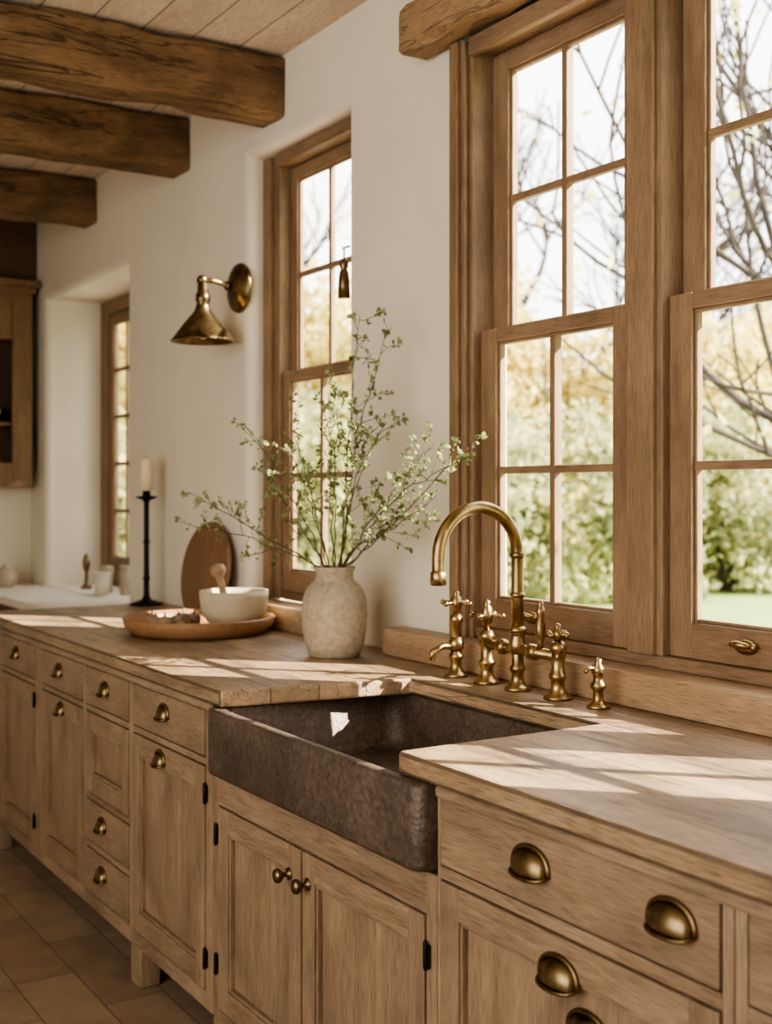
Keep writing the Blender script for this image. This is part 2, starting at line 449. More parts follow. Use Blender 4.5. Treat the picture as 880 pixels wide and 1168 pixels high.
w1 = empty('window_1', (-2, 0, 1.0), kind='structure')
b = B()
xl, xr = -3.13, -.79
b.box(-3.215, -3.172, -.045, -.001, 1.013, 2.918, WINZ)
b.box(-3.172, -3.150, -.03, .10, 1.013, 2.918, WINZ)
b.box(-3.150, xl, -.012, .11, 1.013, 2.918, WINZ)
b.box(xr+.035, xr+.12, -.045, -.001, 1.013, 2.918, WINZ)
b.box(xr, xr+.035, -.012, .11, 1.013, 2.918, WINZ)
b.box(xl, xr, -.012, .11, 2.875, 2.899, WINX)
b.box(xl, xr, -.03, -.001, 2.86, 2.918, WINX)
b.box(xl, xr, 0.001, .11, 1.013, 1.048, WINX)
b.box(-3.19, xr+.08, .02, .12, 2.9, 2.95, WINX)
bays = [(-3.13, -2.44), (-2.305, -1.615), (-1.48, -.79)]
for a, c in ((-2.44, -2.305), (-1.615, -1.48)):
    b.box(a+.02, c-.02, -.02, .12, 1.048, 2.87, WINZ)
    b.box(a, c, -.004, .11, 1.048, 2.87, WINZ)
b.obj('window_frame', parent=w1, bevel=.005)
for i, (a, c) in enumerate(bays):
    sash(w1, 'upper_sash', a+.005, c-.005, 1.95, 2.872, .066, .106, .078, .045, .06, 2, 2)
    lo = sash(w1, 'lower_sash', a+.002, c-.002, 1.05, 1.99, .02, .06, .078, .092, .042, 2, 2)
    sash_latch(lo, a+.262, .019, 1.10)
B().box(-3.534, -.45, -.10, -.001, .921, 1.012, SILL).box(-3.15, -.78, -.001, .03, 1.001, 1.012, SILL).obj('window_sill', parent=w1, bevel=.008, bseg=3)

w2 = empty('window_2', (-4.37, .08, 1.0), kind='structure')
b = B()
y0 = .068; ye = .173
b.box(-4.789, -4.72, y0, ye, 1.016, 2.922, WINZ); b.box(-4.72, -4.665, y0+.02, ye, 1.016, 2.922, WINZ)
b.box(-3.995, -3.946, y0, ye, 1.016, 2.922, WINZ)
b.box(-4.665, -3.995, y0, ye, 2.87, 2.922, WINX)
b.box(-4.665, -3.995, y0+.03, ye, 1.016, 1.05, WINX)
b.obj('window_frame', parent=w2, bevel=.005)
sash(w2, 'upper_sash', -4.662, -3.998, 1.95, 2.868, y0+.072, y0+.104, .06, .045, .055, 2, 2)
sash(w2, 'lower_sash', -4.662, -3.998, 1.052, 1.99, y0+.032, y0+.068, .065, .09, .042, 2, 2)
B().box(-4.86, -3.90, -.065, -.001, .921, 1.015, SILL).box(-4.785, -3.95, -.001, .09, 1.001, 1.015, SILL).obj('window_sill', parent=w2, bevel=.005)

w3 = empty('window_3', (-7, .38, .875), kind='structure')
b = B()
b.box(-7.773, -7.64, .36, .44, .877, 2.708, WINZ); b.box(-6.37, -6.289, .36, .44, .877, 2.708, WINZ)
b.box(-7.64, -6.37, .36, .44, 2.62, 2.708, WINX); b.box(-7.64, -6.37, .36, .44, .877, .98, WINX)
b.box(-7.06, -6.95, .36, .44, .98, 2.62, WINZ)
b.obj('window_frame', parent=w3, bevel=.005)
sash(w3, 'window_sash', -7.638, -7.062, .982, 2.618, .375, .415, .06, .07, .06, 2, 5)
sash(w3, 'window_sash', -6.948, -6.372, .982, 2.618, .375, .415, .06, .07, .06, 2, 5)

# ------------------------------------------------------------------ cabinets
YF = -.86
def cup_pull(parent, x, z, y, a=.048, c=.033, d=.028):
    b = B(); bm = b.bm; b.mi(DBRASS)
    nphi, nth = 20, 8
    def shell(sc):
        g = []
        for i in range(nphi+1):
            ph = math.pi*i/nphi; row = []; sn = max(0, math.sin(ph))**.7
            for j in range(nth+1):
                th = math.pi/2*1.12*j/nth
                row.append(bm.verts.new((x+a*sc*math.cos(ph), y-d*sc*sn*math.sin(th), z-c*.3+c*1.3*sc*sn*math.cos(th))))
            g.append(row)
        for i in range(nphi):
            for j in range(nth):
                b.face([g[i][j], g[i+1][j], g[i+1][j+1], g[i][j+1]], DBRASS, True)
        return g
    g1 = shell(1.0); g2 = shell(.88)
    for i in range(nphi): b.face([g1[i][nth], g1[i+1][nth], g2[i+1][nth], g2[i][nth]], DBRASS)
    bmesh.ops.remove_doubles(bm, verts=bm.verts, dist=1e-5)
    arch = [(x+a*1.08*math.cos(math.pi*i/20), y-.003, z-c*.3+c*1.42*max(0, math.sin(math.pi*i/20))**.7) for i in range(21)]
    b.tube(arch, .0055, DBRASS, 8)
    th = math.pi/2*1.12
    lip = [(x+a*math.cos(math.pi*i/20), y-.002-d*max(0, math.sin(math.pi*i/20))**.7*math.sin(th), z-c*.3+c*1.3*max(0, math.sin(math.pi*i/20))**.7*math.cos(th)) for i in range(21)]
    b.tube(lip, .0038, DBRASS, 8)
    return b.obj('cup_handle', (x, y, z), parent)

def knob(parent, x, z, y, s=1):
    b = B()
    b.lathe([(0,0),(.016*s,0),(.016*s,.003),(.007*s,.006),(.006*s,.018),(.014*s,.024),(.019*s,.032),(.017*s,.04),(.008*s,.044),(0,.045)], (x, y, z), DBRASS, 20, axis=(0,-1,0))
    return b.obj('door_knob', (x, y, z), parent)

def hinge(parent, x, z, y):
    b = B()
    b.lathe([(0,-.004),(.004,0),(.0055,.004),(.0055,.056),(.004,.06),(0,.064)], (x, y-.004, z-.03), IRON, 10)
    b.box(x-.012, x+.012, y-.003, y, z-.025, z+.025, IRON)
    return b.obj('hinge', (x, y, z), parent)

def front(parent, kind, x0, x1, z0, z1, handles, hinges=()):
    g = .005; x0 += g; x1 -= g; z0 += g; z1 -= g
    b = B(); yf = YF-.003; yb = YF+.02
    if kind == 'drawer':
        b.box(x0, x1, yf, yb, z0, z1, CABX); nm = 'drawer'
    else:
        nm = 'door' if kind == 'door' else 'drawer'
        st, rl = .062, .066
        b.box(x0, x0+st, yf, yb, z0, z1, CABZ); b.box(x1-st, x1, yf, yb, z0, z1, CABZ)
        b.box(x0+st, x1-st, yf, yb, z0, z0+rl, CABX); b.box(x0+st, x1-st, yf, yb, z1-rl, z1, CABX)
        e = .009
        b.box(x0+st, x1-st, yf+.005, yb, z0+rl, z0+rl+e, CABX); b.box(x0+st, x1-st, yf+.005, yb, z1-rl-e, z1-rl, CABX)
        b.box(x0+st, x0+st+e, yf+.005, yb, z0+rl+e, z1-rl-e, CABZ); b.box(x1-st-e, x1-st, yf+.005, yb, z0+rl+e, z1-rl-e, CABZ)
        b.box(x0+st+e, x1-st-e, yf+.018, yb-.001, z0+rl+e, z1-rl-e, CABZ)
    o = b.obj(nm, ((x0+x1)/2, yf, z0), parent, bevel=.003)
    for h in handles:
        t, hx, hz = h[:3]; yy = yf
        if t == 'cup': cup_pull(o, hx, hz, yy+.0005)
        elif t == 'cupin': cup_pull(o, hx, hz, yf+.0175)
        elif t == 'scup': cup_pull(o, hx, hz, yy+.0005, .036, .028, .026)
        else: knob(o, hx, hz, yy+.0005)
    for hx, hz in hinges: hinge(o, hx, hz, yf)
    return o

def cabinet(x0, x1, cols, label, top=.868, bot=-.03, feet='', carc_top=.868):
    e = empty('base_cabinet', ((x0+x1)/2, -.45, FZ), label, 'cabinet')
    b = B(); x0 += .0015; x1 -= .0015
    yb = YF+.022
    b.box(x0, x0+.02, yb, -.03, bot, carc_top, CABZ); b.box(x1-.02, x1, yb, -.03, bot, carc_top, CABZ)
    b.box(x0+.02, x1-.02, yb, -.03, bot, bot+.02, CABX)
    b.box(x0+.02, x1-.02, -.045, -.03, bot+.02, .6, CABX)
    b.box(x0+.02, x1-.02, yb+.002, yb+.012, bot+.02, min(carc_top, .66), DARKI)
    xs = x0
    cols = sorted(cols, key=lambda c: c[0])
    for c in cols:
        if c[0] > xs+.001: b.box(xs, c[0], YF, yb, bot, top, CABZ)
        fr = sorted(c[2], key=lambda f: f[1]); z = bot
        for f in fr:
            if f[1] > z+.001: b.box(c[0], c[1], YF, yb, z, f[1], CABX)
            z = f[2]
        b.box(c[0], c[1], YF, yb, z, top, CABX)
        xs = c[1]
    b.box(xs, x1, YF, yb, bot, top, CABZ)
    b.obj('cabinet_body', parent=e, bevel=.002)
    for c in cols:
        for f in c[2]:
            front(e, f[0], c[0], c[1], f[1], f[2], f[3], f[4])
    for ch in feet:
        fx = x0 if ch == 'l' else x1-.09
        for yy in (YF, -.12):
            B().prism([(fx, yy), (fx+.09, yy), (fx+.09, yy+.07), (fx, yy+.07)], FZ, bot-.0005, CABZ).obj('plinth_foot', (fx+.04, yy+.03, FZ), e, bevel=.004)
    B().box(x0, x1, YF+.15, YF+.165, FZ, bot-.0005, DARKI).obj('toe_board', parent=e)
    return e

cabinet(-5.72, -4.385, [(-5.56, -5.02, [('drawer', .70, .845, [('scup', -5.29, .775)], []), ('door', .02, .68, [], [(-5.014, .62), (-5.014, .12)])]),
                        (-4.925, -4.40, [('drawer', .70, .845, [('scup', -4.68, .775)], []), ('door', .02, .68, [('scup', -4.66, .63)], [])])],
        'long oak base cabinet with two inset doors and brass pulls', feet='l')
cabinet(-4.385, -3.905, [(-4.372, -3.918, [('drawer', .70, .845, [('scup', -4.15, .775)], []), ('bigdrawer', .38, .68, [], []),
        ('drawer', .205, .36, [('scup', -4.18, .29)], []), ('drawer', .02, .185, [('scup', -4.18, .115)], [])])],
        'narrow oak base cabinet with a stack of drawers')
cabinet(-3.905, -3.235, [(-3.885, -3.285, [('drawer', .70, .845, [('scup', -3.60, .779)], []),
        ('door', .02, .68, [('scup', -3.63, .628)], [(-3.278, .60), (-3.278, .12)])])],
        'oak base cabinet with one drawer above a panelled door', feet='l')
cabinet(-3.235, -2.095, [(-3.195, -2.69, [('door', .0, .585, [('knob', -2.755, .505)], [(-3.2, .50), (-3.2, .13)])]),
         (-2.69, -2.135, [('door', .0, .585, [('knob', -2.655, .505)], [(-2.128, .50), (-2.128, .13)])])],
        'oak sink base cabinet with a pair of panelled doors', top=.675, carc_top=.675, feet='lr')
cabinet(-2.095, -1.293, [(-2.083, -1.317, [('drawer', .70, .862, [('cup', -1.78, .779), ('cup', -1.42, .782)], []),
        ('bigdrawer', .02, .675, [('cup', -1.70, .60), ('cupin', -1.64, .515)], [])])],
        'wide oak base cabinet with large cup-handled drawers')
cabinet(-1.293, -.30, [(-1.268, -.33, [('drawer', .70, .862, [('cup', -.95, .779), ('cup', -.55, .779)], []),
        ('bigdrawer', .02, .675, [('cup', -.8, .60)], [])])],
        'oak base cabinet at the end of the worktop run', feet='r')

# worktop
YC = -.305
b = B()
b.prism([(-5.78,-.885),(-3.13,-.885),(-3.04,YC),(-2.21,YC),(-2.21,-.885),(-.28,-.885),(-.28,-.002),(-5.78,-.002)], .872, .92, CTOP)
ob = b.obj('worktop', (-5.78, -.885, .87), bevel=.009, bseg=3, label='pale planked oak worktop running along the windows', cat='worktop')
for xa, xb in ((-5.74, -3.205), (-2.08, -.30)):
    B().box(xa, xb, -.878, YF-.001, .846, .871, CABX).obj('edge_moulding', (xa, -.885, .87), ob, bevel=.008, bseg=3)

# sink
def sinkmesh():
    b = B(); bm = b.bm; b.mi(COPPER)
    x0, x1, y0, y1, z0, z1 = -3.185, -2.098, -.907, -.262, .682, .870
    def rrect(x0, x1, y0, y1, z, r, n=6):
        ring = []
        for cx, cy, a0 in ((x1-r, y1-r, 0), (x0+r, y1-r, 90), (x0+r, y0+r, 180), (x1-r, y0+r, 270)):
            for k in range(n+1):
                a = math.radians(a0+90*k/n); ring.append(bm.verts.new((cx+r*math.cos(a), cy+r*math.sin(a), z)))
        return ring
    ro = .03
    R = [rrect(x0+.012,x1-.012,y0+.012,y1-.012,z0,ro), rrect(x0+.003,x1-.003,y0+.003,y1-.003,z0+.004,ro), rrect(x0,x1,y0,y1,z0+.014,ro),
         rrect(x0,x1,y0,y1,z1-.012,ro), rrect(x0+.003,x1-.003,y0+.003,y1-.003,z1-.003,ro), rrect(x0+.01,x1-.01,y0+.01,y1-.01,z1,ro),
         rrect(x0+.05,x1-.05,y0+.026,y1-.03,z1,.045), rrect(x0+.055,x1-.055,y0+.034,y1-.036,z1-.006,.045),
         rrect(x0+.065,x1-.065,y0+.045,y1-.046,z0+.05,.05), rrect(x0+.08,x1-.08,y0+.06,y1-.06,z0+.026,.05), rrect(x0+.11,x1-.11,y0+.09,y1-.09,z0+.02,.05)]
    b.face(R[0][::-1], COPPER); b.face(R[-1], COPPER, True)
    n = len(R[0])
    for a, c in zip(R[:-1], R[1:]):
        for i in range(n): b.face([a[i], a[(i+1)%n], c[(i+1)%n], c[i]], COPPER, True)
    return b
sk = sinkmesh().obj('farmhouse_sink', (-2.64, -.63, .682), label='dark aged copper apron-front farmhouse sink', cat='sink')
B().lathe([(0,0),(.045,0),(.045,.003),(.03,.004),(.028,.001),(0,.001)], (-2.66, -.58, .7025), DBRASS, 28).obj('drain', parent=sk)

# ------------------------------------------------------------------ faucet group
YT = -.17
def post(b, x, y, z0, z1, s=1.0, m=BRASS):
    h = z1-z0
    prof = [(0,0),(.034,0),(.034,.006),(.028,.012),(.022,.016),(.017,.03),(.016,.05),(.021,.056),(.021,.066),(.016,.072)]
    prof = [(r*s, hh) for r, hh in prof]
    prof += [(.015*s, h-.03), (.02*s, h-.024), (.02*s, h-.012), (.013*s, h), (0, h)]
    b.lathe(prof, (x, y, z0), m, 24)

b = B()
fz = .9205
for x in (-2.843, -2.526): post(b, x, YT, fz, 1.075, 1.15)
post(b, -2.70, YT, fz, 1.10, 1.1)
b.tube([(-2.86, YT, 1.035), (-2.51, YT, 1.035)], .015, BRASS, 16)
for x in (-2.77, -2.63): b.lathe([(.015,-.02),(.022,-.012),(.022,.012),(.015,.02)], (x, YT, 1.035), BRASS, 20, axis=(1,0,0))
b.lathe([(.016,0),(.024,.01),(.026,.03),(.02,.05),(.02,.06),(.025,.064),(.025,.074),(.018,.08)], (-2.70, YT, 1.02), BRASS, 24)
fa = b.obj('bridge_faucet', (-2.70, YT, .92), label='aged brass bridge faucet with tall gooseneck spout behind the sink', cat='faucet')
b = B()
pts = [(-2.70, YT, 1.08), (-2.70, YT, 1.2), (-2.70, YT, 1.30)]
R = .135
for i in range(1, 19):
    a = math.pi*i/18; pts.append((-2.70, YT-R+R*math.cos(a), 1.30+R*math.sin(a)))
pts += [(-2.70, YT-2*R, 1.27), (-2.70, YT-2*R, 1.245)]
b.tube(pts, .0175, BRASS, 20)
b.lathe([(.0165,0),(.022,.002),(.022,.034),(.0165,.04)], (-2.70, YT-2*R, 1.225), BRASS, 24)
b.lathe([(.0165,0),(.023,.004),(.023,.016),(.0165,.02)], (-2.70, YT, 1.29), BRASS, 24)
b.lathe([(.0165,0),(.022,.004),(.022,.012),(.0165,.016)], (-2.70, YT, 1.18), BRASS, 24)
b.obj('spout', parent=fa)
def cross_handle(parent, x, y, z, name='cross_handle', tall=.05, ang=.5, ln=.05):
    b = B()
    b.lathe([(.009,0),(.009,tall*.3),(.016,tall*.35),(.018,tall*.6),(.014,tall*.9),(.008,tall),(.011,tall+.008),(0,tall+.016)], (x, y, z), BRASS, 20)
    for k in range(4):
        a = ang+k*math.pi/2; dx, dy = math.cos(a), math.sin(a); zz = z+tall*.6
        b.tube([(x+dx*.01, y+dy*.01, zz), (x+dx*ln*.5, y+dy*ln*.5, zz+.001), (x+dx*ln, y+dy*ln, zz)], [.0055, .0045, .006], BRASS, 10)
        b.ball((x+dx*ln, y+dy*ln, zz), .0085, BRASS, 12)
    return b.obj(name, parent=parent)
cross_handle(fa, -2.843, YT, 1.07, tall=.08)
cross_handle(fa, -2.526, YT, 1.07, tall=.04, ang=.2, ln=.03)
b = B(); b.lathe([(.012,0),(.008,.02),(.013,.035),(.015,.06),(.009,.09),(.013,.1),(.010,.115),(.006,.12),(.009,.128),(0,.138)], (-2.60, YT, 1.045), BRASS, 20)
b.obj('lever_handle', parent=fa)

def tap(x, z1, label, lever):
    b = B(); post(b, x, YT, fz, z1, 1.05)
    b.lathe([(.016,0),(.024,.012),(.024,.03),(.016,.045)], (x, YT, fz+.075), BRASS, 24)
    o = b.obj('brass_tap', (x, YT, fz), label=label, cat='tap')
    cross_handle(o, x, YT, z1-.004, tall=.06, ang=.3)
    return o
tp = tap(-2.997, 1.11, 'brass side tap with cross handle beside the bridge faucet', False)
c = B(); c.tube([(-2.997, YT, 1.01), (-2.997, YT-.05, 1.015), (-2.997, YT-.085, 1.0), (-2.997, YT-.09, .975)], .010, BRASS, 14); c.obj('spout', parent=tp)
b = B()
x = -2.366
b.lathe([(0,0),(.03,0),(.03,.006),(.02,.012),(.014,.02),(.013,.045),(.02,.052),(.02,.062),(.013,.07),(.013,.085),(.018,.09),(.016,.105),(.008,.115),(.010,.125),(0,.13)], (x, YT, fz), BRASS, 24)
so = b.obj('soap_dispenser', (x, YT, fz), label='small brass soap pump standing next to the faucet', cat='soap dispenser')
c = B(); c.tube([(x-.02, YT, fz+.095), (x+.02, YT, fz+.095)], .006, BRASS, 10); c.tube([(x, YT, fz+.1), (x, YT-.03, fz+.105), (x, YT-.045, fz+.095)], .0055, BRASS, 10); c.obj('pump_nozzle', parent=so)

# ------------------------------------------------------------------ sconce
sx, sz = -4.862, 2.37
e = empty('wall_lamp', (sx, 0, sz), 'aged brass swan-arm wall lamp with flared metal shade', 'wall lamp')
B().lathe([(0,.0),(.106,0),(.110,.008),(.104,.02),(.08,.026),(.075,.034),(.04,.04),(.03,.05),(0,.052)], (sx, -.001, sz), DBRASS, 40, axis=(0,-1,0)).obj('backplate', parent=e)
b = B(); b.tube([(sx, -.05, sz), (sx, -.09, sz+.012), (sx, -.13, sz+.02), (sx, -.18, sz+.02)], .011, DBRASS, 14)
b.ball((sx, -.185, sz+.018), .024, DBRASS); b.lathe([(.011,0),(.02,.004),(.02,.014),(.011,.018)], (sx, -.06, sz+.005), DBRASS, 16, axis=(0,-1,0)); b.obj('lamp_arm', parent=e)
b = B(); ls = -.182
prof = [(.012,.245),(.022,.238),(.024,.20),(.030,.196),(.032,.165),(.026,.155),(.030,.138),(.038,.118),(.054,.098),(.078,.070),(.104,.036),(.126,.004),(.138,-.006),(.138,-.012),(.126,-.010),
        (.118,.002),(.096,.034),(.07,.064),(.046,.092),(.026,.108),(.0,.112)]
b.lathe(prof, (sx, ls, 2.135), DBRASS, 40).obj('lamp_shade', parent=e)
B().ball((sx, ls, 2.165), .026, WHITEC, sq=(1,1,1.2)).obj('light_bulb', parent=e)

# ------------------------------------------------------------------ vase and branches
vx, vy, vz = -3.589, -.255, .9205
prof = [(0,0),(.082,0),(.088,.006),(.100,.04),(.110,.10),(.112,.15),(.108,.195),(.096,.228),(.078,.248),(.066,.258),(.063,.27),(.064,.285),(.070,.294),(.073,.30),(.070,.304),(.060,.30),(.056,.28),(.055,.262),(.08,.23),(.098,.19),(.10,.14),(.09,.05),(.06,.02),(0,.018)]
B().lathe(prof, (vx, vy, vz), CERAM, 48).obj('ceramic_vase', (vx, vy, vz), label='warm beige speckled stoneware vase holding leafy branches', cat='vase')

tips = [(-3.477,-.222,2.064),(-3.381,-.162,2.022),(-3.346,-.201,1.708),(-2.95,-.15,1.61),(-3.05,-.20,1.467),(-3.124,-.15,1.644),
        (-4.02,-.6,1.48),(-3.815,-.479,1.692),(-3.832,-.317,1.759),(-3.904,-.62,1.36),(-3.468,-.49,1.62),(-3.56,-.26,1.835),
        (-3.232,-.23,1.40),(-3.248,-.327,1.672),(-3.963,-.338,1.543),(-3.42,-.33,1.80),(-2.93,-.22,1.56)]
rnd = random.Random(3)
def leafquad(V, F, c, d, size, w=.5, rnd=rnd):
    d = d.normalized(); s = d.cross(Vector((rnd.uniform(-1,1), rnd.uniform(-1,1), rnd.uniform(-1,1))))
    if s.length < 1e-3: return
    s.normalize(); n = d.cross(s)
    k = len(V)
    V += [c, c+d*size*.5+s*size*w*.5+n*size*.08, c+d*size, c+d*size*.5-s*size*w*.5+n*size*.08]
    F.append((k, k+1, k+2, k+3))
for ti, tpn in enumerate(tips):
    tpv = Vector(tpn); a = rnd.uniform(0, 6.28)
    base = Vector((vx+.03*math.cos(a), vy+.03*math.sin(a), .99))
    mouth = Vector((vx, vy, vz+.29)); dr = tpv-mouth; dr.z = 0
    if dr.length > .03: mouth += dr.normalized()*.03
    up = (tpv-mouth).length
    ctrl = mouth.lerp(tpv, .42)+Vector((rnd.uniform(-.05,.05), rnd.uniform(-.04,.02), up*rnd.uniform(.0,.16)))
    pts = [base.copy(), base.lerp(mouth, .6)]
    n = 14
    for i in range(n+1):
        t = i/n; p = mouth*(1-t)**2+ctrl*2*t*(1-t)+tpv*t*t
        p += Vector((rnd.uniform(-1,1), rnd.uniform(-1,1), rnd.uniform(-1,1)))*.007*(t > 0)
        pts.append(p)
    b = B(); b.tube(pts, [.0034-(.0025*i/len(pts)) for i in range(len(pts))], TWIG, 6)
    V, F = [], []
    ntw = int(6+up*13)
    for k in range(ntw):
        t = .28+.72*(k+rnd.random())/ntw; idx = 2+t*n; i0 = min(int(idx), len(pts)-2); p = pts[i0].lerp(pts[i0+1], min(1, idx-i0))
        d = (pts[i0+1]-pts[i0]).normalized()
        side = Vector((rnd.gauss(0,1), rnd.gauss(0,1), rnd.gauss(.25,.8))).normalized()
        dd = (d*.8+side*1.1).normalized(); L = rnd.uniform(.04, .15)*(1.2-t*.6)
        q0 = p; tw = [q0]
        for s in range(4):
            dd = (dd+Vector((rnd.gauss(0,.18), rnd.gauss(0,.18), rnd.gauss(.05,.15)))).normalized()
            q0 = q0+dd*L/4
            if q0.y > -.06: q0.y = -.06
            tw.append(q0)
        b.tube(tw, [.0014, .0012, .001, .0009, .0006], TWIG, 4)
        for s in range(2, 5):
            for _ in range(2 if s < 4 else 7):
                ld = (dd+Vector((rnd.gauss(0,.9), rnd.gauss(0,.9), rnd.gauss(0,.9)))).normalized()
                leafquad(V, F, tw[s]+Vector((rnd.gauss(0,.006), 0, rnd.gauss(0,.006))), ld, rnd.uniform(.012, .023), rnd.uniform(.5, .85))
    br = b.obj('leafy_branch', base, label='thin branch with small sage-green leaves standing in the vase', cat='branch', group='branches in the vase')
    me = bpy.data.meshes.new('leaves'); me.from_pydata([v-base for v in V], [], F); me.materials.append(LEAFV)
    lo = bpy.data.objects.new('leaves', me); COL.objects.link(lo); lo.parent = br

# ------------------------------------------------------------------ tray and things on it
tx, ty, tz = -4.46, -.372, .9205
prof = [(0,0),(.245,0),(.268,.008),(.290,.034),(.298,.062),(.292,.068),(.276,.064),(.260,.034),(.24,.018),(0,.016)]
tr = B().lathe(prof, (tx, ty, tz), TRAYW, 56).obj('serving_tray', (tx, ty, tz), label='round turned wooden tray with raised rim on the worktop', cat='tray')
bx, by, bz = -4.39, -.255, tz+.017
prof = [(0,0),(.062,0),(.068,.006),(.105,.03),(.128,.07),(.136,.13),(.136,.150),(.126,.150),(.122,.12),(.112,.07),(.09,.035),(0,.022)]
B().lathe(prof, (bx, by, bz), WHITEC, 48).obj('ceramic_bowl', (bx, by, bz), label='cream ceramic bowl standing on the wooden tray', cat='bowl')
b = B(); b.lathe([(0,0),(.02,.002),(.024,.02),(.018,.05),(.014,.14),(.016,.18),(.026,.19),(.032,.206),(.026,.226),(0,.234)], (bx-.02, by-.01, bz+.03), SILL, 24, axis=(-.28,-.10,.9))
b.obj('wooden_pestle', (bx-.02, by, bz+.03), label='turned wooden pestle leaning in the ceramic bowl', cat='pestle')
dx0, dy0 = tx-.17, ty-.065
B().lathe([(0,0),(.03,0),(.048,.018),(.058,.04),(.054,.04),(.042,.02),(.026,.008),(0,.008)], (dx0, dy0, tz+.017), WHITEC, 32).obj('small_dish', (dx0, dy0, tz+.017),
    label='small shallow ceramic dish on the tray', cat='dish')
rf = random.Random(9); placed = []
tries = 0
while len(placed) < 14 and tries < 4000:
    tries += 1
    dx, dy = rf.uniform(-.22, .12), rf.uniform(-.22, .05); r = rf.uniform(.022, .034)
    X, Y = tx+dx, ty+dy
    if math.hypot(dx, dy) > .228-r or dx*.53+dy*.85 > -.02: continue
    if math.hypot(X-dx0, Y-dy0) < .06+r*1.15 or math.hypot(X-bx, Y-by) < .14+r: continue
    if any(math.hypot(X-a, Y-c) < (r+q)*1.12 for a, c, q in placed): continue
    placed.append((X, Y, r))
for i, (X, Y, r) in enumerate(placed):
    b = B(); c = (X, Y, tz+.0175+r*.95)
    b.ball(c, r, NUT, 14, sq=(1.1,.95,.95)); b.lathe([(.006,0),(.004,.01),(.002,.018)], (c[0], c[1], c[2]+r*.87), NUT, 8)
    b.obj('dried_fig', c, label='wrinkled brown dried fig lying on the tray', cat='fig', group='figs on the tray')

def disc_board(name, x, y, z0, rx, rz, th, lean, mat, lab):
    b = B(); n = 48; pts = []
    for i in range(n):
        a = 2*math.pi*i/n - math.pi/2
        px, pz = rx*math.cos(a), rz*math.sin(a)
        if pz < -rz*.86: pz = -rz*.86
        pts.append((px, pz+rz*.86))
    bm = b.bm
    def P(px, pz, off): return (x+px, y+pz*lean - off, z0+pz)
    A = [bm.verts.new(P(p[0], p[1], 0)) for p in pts]; C = [bm.verts.new(P(p[0], p[1], th)) for p in pts]
    b.face(A, mat); b.face(C, mat)
    for i in range(n): b.face([A[i], A[(i+1)%n], C[(i+1)%n], C[i]], mat)
    return b.obj(name, (x, y, z0), bevel=.004, label=lab, cat='cutting board')
disc_board('cutting_board', -5.10, -.085, .921, .25, .225, .022, .15, BOARDW, 'round walnut cutting board leaning against the plaster wall')

cx, cy = -5.69, -.12
B().lathe([(0,0),(.08,0),(.083,.006),(.055,.016),(.024,.026),(.015,.045),(.014,.12),(.02,.13),(.014,.14),(.013,.30),(.019,.31),(.013,.32),(.013,.50),(.02,.515),(.05,.525),(.054,.532),(.02,.536),(.018,.56),(0,.56)],
    (cx, cy, .9205), IRON, 28).obj('candlestick', (cx, cy, .9205), label='tall slender black iron candlestick on the worktop', cat='candlestick')
b = B(); b.lathe([(0,0),(.032,0),(.032,.155),(.026,.162),(0,.158)], (cx, cy, 1.481), WAX, 24); b.tube([(cx, cy, 1.638), (cx+.001, cy, 1.655)], .0015, IRON, 6)
b.obj('candle', (cx, cy, 1.481), label='thick ivory pillar candle on the iron candlestick', cat='candle')

b = B(); x, y = -3.985, .012
b.tube([(-3.9445, y, 2.40), (x-.006, y, 2.40)], .005, BRASS, 8)
b.tube([(x, y, 2.40), (x, y, 2.355)], .004, BRASS, 8)
b.lathe([(0,.15),(.010,.147),(.017,.135),(.018,.12),(.012,.11),(.018,.10),(.022,.06),(.024,0),(0,0)], (x, y, 2.21), DBRASS, 20)
b.obj('hanging_tassel', (x, y, 2.2), label='dark golden tassel hanging beside the narrow window', cat='tassel')

# ------------------------------------------------------------------ far counter, cabinet, small things
ZT = .872
e = empty('side_cabinet', (-6.9, -.2, FZ), 'shallow dark oak cabinet below the far worktop', 'cabinet')
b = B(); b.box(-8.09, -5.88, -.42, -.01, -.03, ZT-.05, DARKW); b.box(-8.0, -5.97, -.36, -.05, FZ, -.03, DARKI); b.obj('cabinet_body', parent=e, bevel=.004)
for i in range(3):
    xa = -8.05+i*.72; b = B(); b.box(xa, xa+.68, -.436, -.4205, .04, .78, DARKW); b.box(xa+.06, xa+.62, -.441, -.4365, .1, .72, DARKW)
    o = b.obj('door', (xa, -.436, .04), e, bevel=.003); knob(o, xa+.62, .55, -.442)
B().box(-8.098, -5.90, -.45, -.002, ZT-.046, ZT, STONE).obj('worktop', (-8.0, -.4, ZT-.046), bevel=.007, label='shallow pale stone worktop below the deep window niche', cat='worktop')

e = empty('wall_cabinet', (XL, -.6, 1.5), 'open-fronted brown oak wall cabinet with cornice', 'cabinet')
b = B(); X0, X1 = -8.098, -7.86
b.box(X0, X1-.02, -1.3, -1.27, 1.5, 2.75, UPW); b.box(X0, X1-.02, -.09, -.06, 1.5, 2.75, UPW)
b.box(X0, X1-.02, -1.27, -.09, 1.5, 1.53, UPW); b.box(X0, X1-.02, -1.27, -.09, 2.72, 2.75, UPW)
b.box(X0, X0+.015, -1.27, -.09, 1.53, 2.72, CABI)
b.box(X1-.02, X1, -1.3, -1.2, 1.5, 2.75, UPW); b.box(X1-.02, X1, -.19, -.06, 1.5, 2.75, UPW)
b.box(X1-.02, X1, -1.2, -.19, 1.5, 1.66, UPW); b.box(X1-.02, X1, -1.2, -.19, 2.45, 2.75, UPW)
b.obj('cabinet_body', parent=e, bevel=.004)
